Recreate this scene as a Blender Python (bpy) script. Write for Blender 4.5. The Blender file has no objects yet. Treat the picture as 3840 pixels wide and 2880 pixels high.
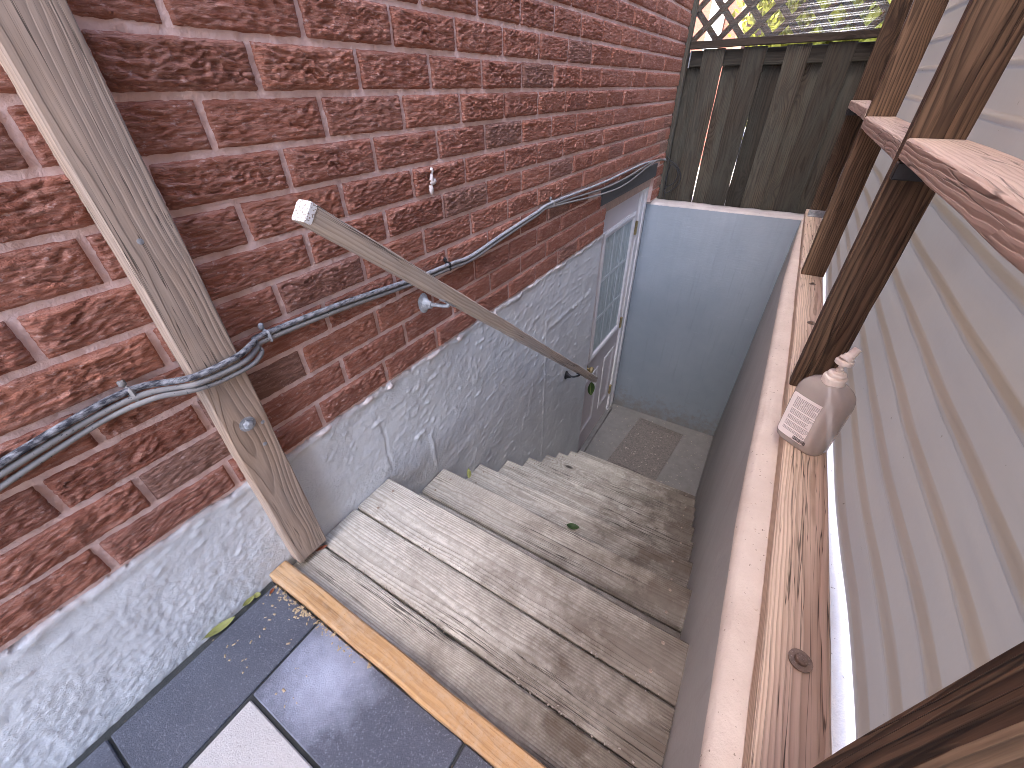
import bpy, bmesh, math, random
import numpy as np
from mathutils import Vector, Matrix

random.seed(7)
SC = bpy.context.scene
COL = SC.collection

# ------------------------------------------------------------------ camera
cam_d = bpy.data.cameras.new('camera')
cam = bpy.data.objects.new('camera', cam_d)
COL.objects.link(cam)
SC.camera = cam
CAMP = Vector((0.83, 0.0, 1.03))
YAW, PIT, ROL, FPX = 0.556153262, 0.627338043, -0.0158495983, 1520.14787
_f = Vector((-math.sin(YAW)*math.cos(PIT), math.cos(YAW)*math.cos(PIT), -math.sin(PIT)))
_r = Vector((math.cos(YAW), math.sin(YAW), 0.0))
_u = _r.cross(_f)
_r2 = math.cos(ROL)*_r + math.sin(ROL)*_u
_u2 = -math.sin(ROL)*_r + math.cos(ROL)*_u
M = Matrix((_r2, _u2, -_f)).transposed().to_4x4()
M.translation = CAMP
cam.matrix_world = M
cam_d.sensor_width = 36.0
cam_d.lens = FPX/3840*36.0
cam_d.clip_start = 0.01
cam_d.clip_end = 400.0

def project(p):
    d = Vector(p)-CAMP
    z = d.dot(_f)
    if z < 0.02:
        return None
    return (d.dot(_r2)/z*FPX+1920, -d.dot(_u2)/z*FPX+1440)

# ------------------------------------------------------------------ world, sun, exposure
SUN_DIR = Vector((-0.15, -0.52, 0.82)).normalized()      # towards the sun
world = bpy.data.worlds.new('World')
SC.world = world
world.use_nodes = True
wn = world.node_tree
wn.nodes.clear()
sky = wn.nodes.new('ShaderNodeTexSky')
sky.sky_type = 'NISHITA'
sky.sun_disc = False
sky.dust_density = 1.5
sky.air_density = 0.42
sky.ozone_density = 0.9
sky.sun_elevation = math.asin(SUN_DIR.z)
sky.sun_rotation = math.atan2(SUN_DIR.x, SUN_DIR.y)
bg = wn.nodes.new('ShaderNodeBackground')
bg.inputs['Strength'].default_value = 0.15
wo = wn.nodes.new('ShaderNodeOutputWorld')
wn.links.new(sky.outputs[0], bg.inputs[0])
wn.links.new(bg.outputs[0], wo.inputs[0])

sun_d = bpy.data.lights.new('sun', 'SUN')
sun_d.energy = 4.0
sun_d.angle = math.radians(0.5)
sun_d.color = (1.0, 0.93, 0.83)
sun = bpy.data.objects.new('sun', sun_d)
COL.objects.link(sun)
sun.rotation_euler = SUN_DIR.to_track_quat('Z', 'Y').to_euler()
sun.location = (3, -2, 6)

SC.view_settings.view_transform = 'Standard'
SC.view_settings.look = 'None'
SC.view_settings.gamma = 1.0
SC.view_settings.use_curve_mapping = False
SC.view_settings.exposure = 4.1
SC.cycles.use_denoising = True
SC.cycles.filter_width = 0.9
SC.cycles.max_bounces = 10
SC.cycles.diffuse_bounces = 6
SC.cycles.transparent_max_bounces = 16
SC.cycles.caustics_reflective = False
SC.cycles.caustics_refractive = False

# ------------------------------------------------------------------ object helpers
WM = {}
def link(o):
    COL.objects.link(o)
    return o
def adopt(o, par, wm):
    """place o at world matrix wm, as a child of par"""
    WM[o.name] = wm.copy()
    o.matrix_basis = wm
    if par is not None:
        o.parent = par
        o.matrix_parent_inverse = WM[par.name].inverted()
    return o
def thing(name, label, cat, loc, group=None):
    o = link(bpy.data.objects.new(name, None))
    o.empty_display_size = 0.05
    o['label'] = label; o['category'] = cat
    if group: o['group'] = group
    return adopt(o, None, Matrix.Translation(Vector(loc)))
def tag(o, label, cat, group=None):
    o['label'] = label; o['category'] = cat
    if group: o['group'] = group
    return o
def put(name, me, par=None, wm=None, mats=None):
    if mats is not None:
        keep = [p.material_index for p in me.polygons] if isinstance(mats, (list, tuple)) else None
        for m in (mats if isinstance(mats, (list, tuple)) else [mats]):
            me.materials.append(m)
        if keep: me.polygons.foreach_set('material_index', keep)
    o = link(bpy.data.objects.new(name, me))
    return adopt(o, par, wm if wm is not None else Matrix.Identity(4))
def mesh(name, verts, faces, smooth=False, midx=None):
    me = bpy.data.meshes.new(name)
    me.from_pydata([tuple(v) for v in verts], [], [tuple(f) for f in faces])
    if smooth:
        me.polygons.foreach_set('use_smooth', [True]*len(me.polygons))
    if midx is not None:
        me.polygons.foreach_set('material_index', midx)
    me.update()
    return me
def grid_mesh(name, P, smooth=True):
    """P: (nu, nv, 3) array of points"""
    nu, nv = P.shape[:2]
    me = bpy.data.meshes.new(name)
    v = P.reshape(-1, 3).astype(np.float32)
    i = np.arange(nu*nv).reshape(nu, nv)
    q = np.stack([i[:-1, :-1], i[1:, :-1], i[1:, 1:], i[:-1, 1:]], -1).reshape(-1, 4).astype(np.int32)
    me.vertices.add(len(v)); me.vertices.foreach_set('co', v.ravel())
    me.loops.add(q.size); me.loops.foreach_set('vertex_index', q.ravel())
    me.polygons.add(len(q)); me.polygons.foreach_set('loop_start', np.arange(0, q.size, 4, dtype=np.int32))
    me.polygons.foreach_set('use_smooth', np.full(len(q), smooth))
    me.update(calc_edges=True)
    me.validate()
    return me
def box_mesh(name, lo, hi, bev=0.0):
    x0, y0, z0 = lo; x1, y1, z1 = hi
    bm = bmesh.new()
    vs = [bm.verts.new(p) for p in ((x0,y0,z0),(x1,y0,z0),(x1,y1,z0),(x0,y1,z0),(x0,y0,z1),(x1,y0,z1),(x1,y1,z1),(x0,y1,z1))]
    for f in ((0,3,2,1),(4,5,6,7),(0,1,5,4),(1,2,6,5),(2,3,7,6),(3,0,4,7)):
        bm.faces.new([vs[i] for i in f])
    if bev > 0:
        bmesh.ops.bevel(bm, geom=bm.edges[:], offset=bev, segments=1, affect='EDGES')
    me = bpy.data.meshes.new(name); bm.to_mesh(me); bm.free()
    return me

# ------------------------------------------------------------------ numpy noise
def _hash(ix, iy, s):
    h = (ix.astype(np.int64)*374761393 + iy.astype(np.int64)*668265263 + s*974634777) & 0xffffffff
    h = ((h ^ (h >> 13))*1274126177) & 0xffffffff
    return ((h ^ (h >> 16)) & 0xffff)/65536.0
def pn(x, y, s=0):
    ix = np.floor(x); iy = np.floor(y); fx = x-ix; fy = y-iy
    u = fx*fx*fx*(fx*(fx*6-15)+10); v = fy*fy*fy*(fy*(fy*6-15)+10)
    def g(a, b, dx, dy):
        t = _hash(a, b, s)*2*np.pi
        return np.cos(t)*dx+np.sin(t)*dy
    a = g(ix, iy, fx, fy); b = g(ix+1, iy, fx-1, fy); c = g(ix, iy+1, fx, fy-1); d = g(ix+1, iy+1, fx-1, fy-1)
    return (a+(b-a)*u+(c-a)*v+(a-b-c+d)*u*v)*1.5
def fbm(x, y, s=0, o=4):
    t = 0; a = 1.0; k = 1.0
    for i in range(o):
        t = t+a*pn(x*k, y*k, s+i*17); a *= .5; k *= 2.03
    return t
def sstep(a, b, x):
    t = np.clip((x-a)/(b-a), 0, 1)
    return t*t*(3-2*t)

# ------------------------------------------------------------------ beams, lathes, tubes
def beam_mesh(name, L, W, T, seg=None, ch=0.003, wob=0.0008, seed=0):
    """timber along local X from 0 to L, width Y, thickness Z, eased arrises and a slightly wavy surface"""
    seg = seg or max(2, min(40, int(L/0.05)))
    w, t = W/2, T/2
    sec = [(-w+ch,-t),(w-ch,-t),(w,-t+ch),(w,t-ch),(w-ch,t),(-w+ch,t),(-w,t-ch),(-w,-t+ch)]
    rs = np.random.RandomState(seed+11)
    ph = rs.rand(6)*6.28
    vs = []; fs = []
    for i in range(seg+1):
        x = L*i/seg
        dy = wob*(math.sin(x*7+ph[0])+.6*math.sin(x*23+ph[1])); dz = wob*(math.sin(x*6+ph[2])+.5*math.sin(x*19+ph[3]))
        for (a, b) in sec:
            j = rs.randn(2)*wob*.35
            vs.append((x, a+dy+j[0], b+dz+j[1]))
    for i in range(seg):
        for k in range(8):
            a = i*8+k; b = i*8+(k+1) % 8
            fs.append((a, b, b+8, a+8))
    fs.append(tuple(range(7, -1, -1))); fs.append(tuple(range(seg*8, seg*8+8)))
    me = mesh(name, vs, fs)
    bm = bmesh.new(); bm.from_mesh(me); bmesh.ops.recalc_face_normals(bm, faces=bm.faces); bm.to_mesh(me); bm.free()
    return me
def frame(p0, p1, wdir):
    p0, p1 = Vector(p0), Vector(p1)
    x = (p1-p0).normalized(); y = Vector(wdir); y = (y-x*y.dot(x)).normalized(); z = x.cross(y)
    m = Matrix((x, y, z)).transposed().to_4x4(); m.translation = p0
    return m
_bs = [0]
def beam(name, p0, p1, W, T, wdir, mat, par=None, **k):
    """centre line p0-p1, W measured along wdir"""
    _bs[0] += 1
    L = (Vector(p1)-Vector(p0)).length
    me = beam_mesh(name, L, W, T, seed=_bs[0], **k)
    return put(name, me, par, frame(p0, p1, wdir), mat)
def lathe_mesh(name, prof, n=20, sx=1.0, sy=1.0):
    vs = []; fs = []
    for (r, z) in prof:
        for i in range(n):
            a = 2*math.pi*i/n
            vs.append((r*math.cos(a)*sx, r*math.sin(a)*sy, z))
    m = len(prof)
    for j in range(m-1):
        for i in range(n):
            a = j*n+i; b = j*n+(i+1) % n
            fs.append((a, b, b+n, a+n))
    fs.append(tuple(range(n-1, -1, -1))); fs.append(tuple(range((m-1)*n, m*n)))
    me = mesh(name, vs, fs)
    return me
def smooth_path(pts, n=8):
    out = []
    P = [Vector(p) for p in pts]
    for i in range(len(P)-1):
        p0 = P[max(i-1, 0)]; p1 = P[i]; p2 = P[i+1]; p3 = P[min(i+2, len(P)-1)]
        for j in range(n):
            t = j/n
            out.append(0.5*((2*p1)+(p2-p0)*t+(2*p0-5*p1+4*p2-p3)*t*t+(3*p1-p0-3*p2+p3)*t**3))
    out.append(P[-1])
    return out
def tube_mesh(name, pts, r, n=8, sub=8, squash=None):
    pts = smooth_path(pts, sub) if sub > 1 else [Vector(p) for p in pts]
    vs = []; fs = []
    up = Vector((0, 0, 1))
    for i, p in enumerate(pts):
        d = (pts[min(i+1, len(pts)-1)]-pts[max(i-1, 0)]).normalized()
        s = d.cross(up)
        if s.length < 1e-3: s = d.cross(Vector((1, 0, 0)))
        s.normalize(); u = s.cross(d)
        rr = r[i*(len(r)-1)//max(1, len(pts)-1)] if isinstance(r, (list, tuple)) else r
        for k in range(n):
            a = 2*math.pi*k/n
            vs.append(p+s*math.cos(a)*rr+u*math.sin(a)*rr)
    for i in range(len(pts)-1):
        for k in range(n):
            a = i*n+k; b = i*n+(k+1) % n
            fs.append((a, b, b+n, a+n))
    fs.append(tuple(range(n-1, -1, -1))); fs.append(tuple(range((len(pts)-1)*n, len(pts)*n)))
    return mesh(name, vs, fs, smooth=True)

# ------------------------------------------------------------------ material helpers
class NG:
    def __init__(s, name):
        s.mat = bpy.data.materials.new(name); s.mat.use_nodes = True
        s.nt = s.mat.node_tree; s.nt.nodes.clear()
    def n(s, typ, ins=None, **props):
        nd = s.nt.nodes.new(typ)
        for k, v in props.items(): setattr(nd, k, v)
        for k, v in (ins or {}).items(): s.set(nd.inputs[k], v)
        return nd
    def set(s, sock, v):
        if isinstance(v, bpy.types.NodeSocket): s.nt.links.new(v, sock)
        else:
            if isinstance(v, tuple) and len(v) == 3 and sock.type == 'RGBA': v = v+(1.0,)
            sock.default_value = v
    def m(s, op, a, b=0.0, c=0.0, clamp=False):
        nd = s.n('ShaderNodeMath', {0: a, 1: b, 2: c}, operation=op, use_clamp=clamp)
        return nd.outputs[0]
    def mix(s, f, a, b, blend='MIX'):
        nd = s.n('ShaderNodeMix', {0: f, 6: a, 7: b}, data_type='RGBA', blend_type=blend)
        return nd.outputs[2]
    def rng(s, v, a, b, c=0.0, d=1.0):
        return s.n('ShaderNodeMapRange', {0: v, 1: a, 2: b, 3: c, 4: d}).outputs[0]
    def noise(s, vec, scale, detail=2.0, rough=.5, dist=0.0, out=0):
        return s.n('ShaderNodeTexNoise', {'Vector': vec, 'Scale': scale, 'Detail': detail, 'Roughness': rough, 'Distortion': dist}).outputs[out]
    def scale(s, vec, sc, loc=(0, 0, 0)):
        return s.n('ShaderNodeMapping', {'Vector': vec, 'Scale': sc, 'Location': loc}).outputs[0]
    def objco(s): return s.n('ShaderNodeTexCoord').outputs['Object']
    def pos(s): return s.n('ShaderNodeNewGeometry').outputs['Position']
    def rnd(s): return s.n('ShaderNodeObjectInfo').outputs['Random']
    def ramp(s, f, stops):
        nd = s.n('ShaderNodeValToRGB', {0: f}); cr = nd.color_ramp
        while len(cr.elements) > 1: cr.elements.remove(cr.elements[-1])
        cr.elements[0].position = stops[0][0]; cr.elements[0].color = tuple(stops[0][1])+(1,)
        for p, c in stops[1:]:
            e = cr.elements.new(p); e.color = tuple(c)+(1,)
        return nd.outputs[0]
    def bump(s, h, strength=.5, dist=.002, normal=None):
        ins = {'Height': h, 'Strength': strength, 'Distance': dist}
        if normal is not None: ins['Normal'] = normal
        return s.n('ShaderNodeBump', ins).outputs[0]
    def pbr(s, col, rough=.7, normal=None, spec=.3, metal=0.0, **extra):
        ins = {'Base Color': col, 'Roughness': rough, 'Metallic': metal, 'Specular IOR Level': spec}
        if normal is not None: ins['Normal'] = normal
        ins.update(extra)
        return s.n('ShaderNodeBsdfPrincipled', ins).outputs[0]
    def out(s, sh):
        o = s.n('ShaderNodeOutputMaterial'); s.nt.links.new(sh, o.inputs['Surface'])
        return s.mat

def wood(name, light, mid, dark, rings=150.0, ringc=.6, crackc=(.02,.015,.01), crack=.5, knots=.6, grey=None, greyamt=0.0,
         rough=.75, bump=.6, mott=None, mottamt=0.0, vari=.25, dirt=None, dirtpos=None, kn_sc=(3.2, 8.0, 8.0), cg_=(.48,.56), csc=(3.0, 70, 70), cw=.024, warp=5.0, finec=.7):
    g = NG(name)
    oc = g.objco(); r = g.rnd()
    off = g.n('ShaderNodeCombineXYZ', {0: g.m('MULTIPLY', r, 37.0), 1: g.m('MULTIPLY', r, 0.0), 2: g.m('MULTIPLY', r, 0.0)}).outputs[0]
    v = g.n('ShaderNodeVectorMath', {0: oc, 1: off}, operation='ADD').outputs[0]
    vw = g.noise(g.scale(v, (2.0, 7.0, 7.0)), 1.0, 2.0)
    kv = g.n('ShaderNodeTexVoronoi', {'Vector': g.scale(v, kn_sc), 'Scale': 1.0})
    kd = kv.outputs['Distance']; kc = g.n('ShaderNodeSeparateColor', {0: kv.outputs['Color']}).outputs[0]
    gate = g.m('GREATER_THAN', kc, 1.0-knots)
    kcore = g.m('MULTIPLY', g.rng(kd, .05, .12, 1, 0), gate)
    khalo = g.m('MULTIPLY', g.rng(kd, .0, .45, 1, 0), gate)
    khalo2 = g.m('POWER', khalo, 2.0)
    sep = g.n('ShaderNodeSeparateXYZ', {0: v}); x, y, z = sep.outputs
    yy = g.m('ADD', y, g.m('MULTIPLY_ADD', r, .10, -.05)); zz = g.m('ADD', z, g.m('MULTIPLY_ADD', r, -.06, .075))
    rr = g.m('SQRT', g.m('ADD', g.m('MULTIPLY', yy, yy), g.m('MULTIPLY', zz, zz)))
    t = g.m('ADD', g.m('MULTIPLY', rr, rings), g.m('MULTIPLY', vw, warp))
    t = g.m('ADD', t, g.m('MULTIPLY', khalo2, 5.0))
    t = g.m('ADD', t, g.m('MULTIPLY', g.noise(g.scale(v, (9, 40, 40)), 1.0, 2.0), 0.7))
    fr = g.m('FRACT', t)
    band = g.m('MULTIPLY', g.rng(fr, 0.35, .85, 0, 1), g.rng(fr, .9, 1.0, 1, 0))
    fine = g.noise(g.scale(v, (7, 190, 190)), 1.0, 3.0, .6)
    streak = g.noise(g.scale(v, (1.0, 22, 22)), 1.0, 3.0, .6)
    blot = g.noise(v, 9.0, 3.0, .6)
    c = g.mix(g.rng(streak, .3, .7), mid, light)
    c = g.mix(g.m('MULTIPLY', band, ringc), c, dark)
    c = g.mix(g.rng(fine, .45, .70, 0, finec), c, dark)
    if grey is not None:
        c = g.mix(g.m('MULTIPLY', g.rng(g.noise(g.scale(v, (2.0, 9, 9)), 1.0, 4.0, .65), .35, .65), greyamt), c, grey)
    if mott is not None:
        mm = g.noise(v, 55.0, 6.0, .72)
        big = g.noise(v, 5.0, 3.0, .6)
        f = g.m('MULTIPLY', g.rng(g.m('MULTIPLY_ADD', big, .55, g.m('MULTIPLY', mm, .75)), .58, .78), mottamt)
        c = g.mix(f, c, mott)
        sp = g.noise(v, 240.0, 2.0, .5)
        c = g.mix(g.rng(sp, .66, .74, 0, .7), c, dark)
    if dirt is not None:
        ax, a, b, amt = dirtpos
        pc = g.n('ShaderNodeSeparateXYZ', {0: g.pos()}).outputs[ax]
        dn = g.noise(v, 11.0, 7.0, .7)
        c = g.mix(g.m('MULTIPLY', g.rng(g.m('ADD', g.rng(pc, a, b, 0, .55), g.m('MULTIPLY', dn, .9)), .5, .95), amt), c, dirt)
    c = g.mix(g.rng(blot, .35, .75, 0, .22), c, mid)
    val = g.m('MULTIPLY_ADD', r, vari*2, 1.0-vari)
    c = g.n('ShaderNodeHueSaturation', {'Color': c, 'Value': val, 'Saturation': 1.0, 'Hue': .5}).outputs[0]
    c = g.mix(g.m('MULTIPLY', khalo2, .35), c, dark)
    c = g.mix(g.m('MULTIPLY', kcore, .85), c, crackc)
    cn = g.noise(g.scale(v, csc), 1.0, 1.5, .5, .25)
    cg = g.noise(g.scale(v, (2.0, 14, 14)), 1.0, 1.0)
    cm = g.m('MULTIPLY', g.rng(g.m('ABSOLUTE', g.m('SUBTRACT', cn, .5)), .004, cw, 1, 0), g.rng(cg, cg_[0], cg_[1]))
    cm = g.m('MULTIPLY', cm, crack)
    c = g.mix(cm, c, crackc)
    h = g.m('MULTIPLY_ADD', fine, .5, g.m('MULTIPLY', band, -.6))
    h = g.m('SUBTRACT', h, g.m('MULTIPLY', cm, 1.6))
    h = g.m('SUBTRACT', h, g.m('MULTIPLY', kcore, .8))
    nrm = g.bump(h, bump, .0022)
    return g.out(g.pbr(c, rough, nrm, .25))

def plain(name, col, rough=.6, var=.12, sc=30.0, metal=0.0, bump=.15, spec=.4, specks=None, spk=(.62, .7)):
    g = NG(name); v = g.objco()
    nz = g.noise(v, sc, 4.0, .6)
    c = g.mix(g.rng(nz, .3, .7), tuple(k*(1-var) for k in col), tuple(min(1, k*(1+var)) for k in col))
    if specks is not None:
        c = g.mix(g.rng(g.noise(v, sc*4, 3.0, .6), spk[0], spk[1]), c, specks)
    return g.out(g.pbr(c, g.rng(nz, .3, .7, rough-.08, rough+.08), g.bump(nz, bump, .001), spec, metal))

# --- materials
M_post = wood('weathered_post', (.52,.385,.285), (.385,.275,.195), (.17,.118,.085), 120, .55, crack=.75, knots=.3, grey=(.30,.26,.23), greyamt=.55, vari=.05, cg_=(.40,.5), csc=(1.6,130,130), cw=.012, bump=.4, finec=.3, warp=7.0)
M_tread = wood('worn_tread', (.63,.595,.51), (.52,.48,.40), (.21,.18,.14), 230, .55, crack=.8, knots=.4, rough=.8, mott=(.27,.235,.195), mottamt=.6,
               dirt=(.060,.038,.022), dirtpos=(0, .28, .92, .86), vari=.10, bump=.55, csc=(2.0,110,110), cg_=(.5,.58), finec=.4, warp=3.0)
M_plate = wood('bleached_plate', (.80,.64,.48), (.68,.52,.385), (.34,.225,.15), 210, .6, crack=.8, knots=.2, vari=.03, bump=.6, cg_=(.34,.50), csc=(3.0,150,150), cw=.014, warp=2.2, finec=.3)
M_stud = wood('stained_stud', (.20,.128,.077), (.130,.080,.048), (.032,.019,.011), 120, .8, crack=.7, knots=.6, vari=.25, bump=.7)
M_rail = wood('stained_rail', (.66,.52,.42), (.56,.42,.33), (.34,.235,.175), 130, .35, finec=.35, crack=.5, knots=.3, vari=.08, bump=.7)
M_fence = wood('dark_fence_wood', (.072,.055,.036), (.043,.033,.022), (.013,.009,.006), 100, .75, crack=.5, knots=.7, grey=(.070,.070,.055), greyamt=.7, vari=.45, bump=.6)
M_latt = wood('lattice_wood', (.075,.054,.038), (.052,.038,.027), (.028,.02,.014), 120, .5, crack=.3, knots=.2, vari=.2, bump=.4)
M_stick = wood('new_pine', (.56,.35,.17), (.47,.275,.12), (.27,.14,.06), 110, .45, crackc=(.10,.05,.025), crack=.35, knots=.3, mott=(.50,.38,.26), mottamt=.5, vari=.03, bump=.3)
M_hand = wood('weathered_handrail', (.60,.48,.37), (.46,.36,.27), (.20,.145,.10), 120, .5, crack=.9, bump=.35, finec=.35, knots=.25, csc=(1.6,130,130), cw=.016, grey=(.36,.32,.29), greyamt=.7, vari=.04, cg_=(.4,.48))

def brick_mat():
    g = NG('rock_face_brick'); v = g.objco(); r = g.rnd()
    p = g.pos()
    base = g.ramp(r, [(0.0,(.345,.130,.084)), (.3,(.40,.158,.102)), (.55,(.34,.134,.090)), (.8,(.43,.170,.106)), (.93,(.31,.135,.098)), (1.0,(.25,.155,.115))])
    n1 = g.noise(g.scale(p, (50, 24, 180)), 1.0, 6.0, .7)
    n2 = g.noise(p, 9.0, 3.0, .6)
    n3 = g.noise(g.scale(p, (60, 30, 190)), 1.0, 5.0, .7, .3)
    c = g.mix(g.rng(n1, .45, .68, 0, .7), base, (.60,.34,.265))
    c = g.mix(g.rng(n3, .54, .68, 0, .32), c, (.15,.055,.042))
    c = g.mix(g.rng(n2, .5, .75, 0, .2), c, (.17,.075,.06))
    c = g.mix(g.rng(g.noise(g.scale(p, (90, 80, 160)), 1.0, 3.0, .6), .62, .70, 0, .65), c, (.60,.41,.36))
    h = g.m('ADD', g.noise(g.scale(p, (90, 34, 210)), 1.0, 5.0, .7), g.m('MULTIPLY', g.noise(p, 420.0, 2.0), .4))
    h = g.m('ADD', h, g.m('MULTIPLY', n3, -1.2))
    return g.out(g.pbr(c, .85, g.bump(h, .95, .0065), .2))
M_brick = brick_mat()
def mortar_mat():
    g = NG('mortar'); p = g.pos()
    n1 = g.noise(p, 38.0, 4.0, .65)
    c = g.mix(g.rng(n1, .3, .7), (.64,.44,.385), (.76,.57,.51))
    h = g.noise(p, 160.0, 4.0, .7)
    return g.out(g.pbr(c, .9, g.bump(h, .7, .004), .15))
M_mortar = mortar_mat()
def render_mat():
    g = NG('painted_render'); p = g.pos()
    z = g.n('ShaderNodeSeparateXYZ', {0: p}).outputs[2]
    n1 = g.noise(p, 6.0, 4.0, .6); n2 = g.noise(p, 45.0, 4.0, .65)
    c = g.mix(g.rng(n1, .35, .65), (.58,.595,.595), (.65,.665,.66))
    c = g.mix(g.rng(n2, .52, .72, 0, .45), c, (.72,.72,.73))
    pb = g.noise(g.scale(p, (190, 130, 210)), 1.0, 4.0, .65, .5)
    cz = g.rng(g.m('ADD', g.noise(p, 5.0, 4.0, .65), g.m('MULTIPLY', z, -.25)), .42, .58)
    c = g.mix(g.m('MULTIPLY', g.rng(pb, .58, .70), g.m('MULTIPLY', cz, .28)), c, (.76,.76,.77))
    c = g.mix(g.m('MULTIPLY', g.rng(pb, .42, .32), g.m('MULTIPLY', cz, .2)), c, (.34,.34,.35))
    edge = g.m('ADD', z, g.m('MULTIPLY', g.noise(p, 25.0, 4.0, .7), .05))
    c = g.mix(g.rng(edge, .335, .365), c, (.52,.44,.40))
    c = g.mix(g.rng(g.noise(p, 22.0, 5.0, .7), .68, .75, 0, .5), c, (.30,.29,.29))
    h = g.m('ADD', g.m('MULTIPLY', g.noise(p, 170.0, 4.0, .6), .3), g.m('MULTIPLY', pb, g.m('MULTIPLY_ADD', cz, 1.6, .12)))
    return g.out(g.pbr(c, .68, g.bump(h, .6, .005), .35))
M_render = render_mat()
def paint_mat(name, col, col2, chips):
    g = NG(name); p = g.pos()
    n1 = g.noise(p, 3.0, 4.0, .6); n2 = g.noise(p, 60.0, 3.0, .6)
    c = g.mix(g.rng(n1, .3, .7), col, col2)
    c = g.mix(g.rng(g.noise(p, 35.0, 5.0, .75), .70, .74, 0, .7), c, chips)
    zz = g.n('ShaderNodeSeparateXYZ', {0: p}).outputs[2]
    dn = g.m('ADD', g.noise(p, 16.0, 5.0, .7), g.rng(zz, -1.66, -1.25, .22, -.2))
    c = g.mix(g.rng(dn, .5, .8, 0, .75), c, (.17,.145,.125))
    dr = g.noise(g.scale(p, (34, 34, 2.2)), 1.0, 4.0, .65)
    c = g.mix(g.rng(dr, .56, .72, 0, .28), c, tuple(k*.72 for k in col))
    sc = g.noise(g.scale(p, (5, 5, 60)), 1.0, 4.0, .7, .6)
    c = g.mix(g.rng(sc, .66, .72, 0, .45), c, chips)
    h = g.m('ADD', g.m('MULTIPLY', g.noise(p, 14.0, 3.0, .5), 1.4), g.m('MULTIPLY', n2, .7))
    h = g.m('ADD', h, g.m('MULTIPLY', sc, .8))
    return g.out(g.pbr(c, .55, g.bump(h, .3, .004), .35))
M_blue = paint_mat('blue_grey_paint', (.185,.215,.245), (.22,.25,.28), (.29,.315,.34))
M_side = paint_mat('warm_lit_blue_grey_paint', (.31,.295,.265), (.36,.345,.315), (.36,.34,.32))  # end wall's blue-grey paint, with this side's brownish light put into the colour
def raw_conc(name, a, b, spots):
    g = NG(name); p = g.pos()
    c = g.mix(g.rng(g.noise(p, 12.0, 5.0, .65), .3, .7), a, b)
    c = g.mix(g.rng(g.noise(p, 48.0, 5.0, .7), .66, .73, 0, .8), c, spots)
    c = g.mix(g.rng(g.noise(p, 150.0, 2.0, .5), .69, .74, 0, .7), c, (.10,.07,.05))
    h = g.noise(p, 110.0, 4.0, .7)
    return g.out(g.pbr(c, .85, g.bump(h, .5, .003), .2))
M_curb = raw_conc('curb_concrete', (.54,.45,.37), (.64,.55,.46), (.36,.26,.19))
M_conc = raw_conc('floor_concrete', (.165,.158,.145), (.21,.20,.185), (.22,.19,.165))
M_lip = raw_conc('raw_lip_concrete', (.42,.375,.35), (.52,.47,.44), (.30,.25,.22))
def paver_mat(name, a, b, fl, pale_patch=None):
    g = NG(name); p = g.pos()
    c = g.mix(g.rng(g.noise(p, 8.0, 4.0, .6), .3, .7), a, b)
    c = g.mix(g.rng(g.noise(p, 260.0, 3.0, .7), .56, .68, 0, .8), c, fl)
    c = g.mix(g.rng(g.noise(p, 300.0, 2.0, .6, 0.0), .3, .40, .5, 0), c, tuple(k*.45 for k in a))
    if pale_patch:  # lighter round patch with a ragged edge
        cx, cy, rr, cc = pale_patch
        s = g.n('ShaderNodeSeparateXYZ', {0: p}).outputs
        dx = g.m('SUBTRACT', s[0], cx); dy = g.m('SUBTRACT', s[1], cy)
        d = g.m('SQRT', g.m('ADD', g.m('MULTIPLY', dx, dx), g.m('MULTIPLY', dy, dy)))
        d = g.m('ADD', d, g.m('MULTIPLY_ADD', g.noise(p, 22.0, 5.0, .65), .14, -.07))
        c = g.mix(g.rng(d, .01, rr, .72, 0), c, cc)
    h = g.m('ADD', g.noise(p, 380.0, 3.0, .7), g.m('MULTIPLY', g.noise(p, 60.0, 2.0), .6))
    return g.out(g.pbr(c, .78, g.bump(h, .55, .0025), .3))
M_pav = paver_mat('charcoal_paver', (.065,.070,.088), (.085,.092,.113), (.20,.215,.25))
M_pavb = paver_mat('pale_patch_paver', (.070,.076,.098), (.095,.103,.13), (.21,.225,.27), (.30, .075, .14, (.42,.45,.55)))
M_pavl = paver_mat('pale_paver', (.40,.385,.37), (.46,.445,.43), (.60,.58,.56))
M_sand = raw_conc('joint_sand', (.030,.033,.033), (.055,.058,.056), (.09,.085,.07))
M_ground = raw_conc('yard_ground', (.22,.20,.175), (.29,.27,.24), (.22,.20,.12))
M_white = plain('white_door_paint', (.74,.72,.72), .4, .04, 20.0, bump=.05)
M_pink = plain('door_skin_paint', (.64,.58,.58), .42, .05, 12.0, bump=.05)
M_head = plain('bare_head_jamb', (.50,.36,.29), .7, .15, 40.0)
M_steel = plain('lintel_steel', (.075,.078,.082), .5, .2, 25.0, bump=.2)
M_galv = plain('galvanised_metal', (.33,.335,.34), .55, .3, 60.0, metal=.35, bump=.2, specks=(.62,.62,.62))
M_dkmet = plain('dark_bracket_metal', (.03,.03,.032), .45, .3, 60.0, metal=.5)
M_brass = plain('tarnished_brass', (.42,.33,.16), .38, .3, 90.0, metal=.8)
M_rust = plain('rusty_bolt_metal', (.28,.21,.16), .55, .3, 120.0, metal=.5, specks=(.5,.45,.4))
M_cabg = plain('grey_cable_sheath', (.235,.222,.208), .75, .08, 40.0, spec=.2, specks=(.06,.06,.06), spk=(.64,.68))
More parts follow.
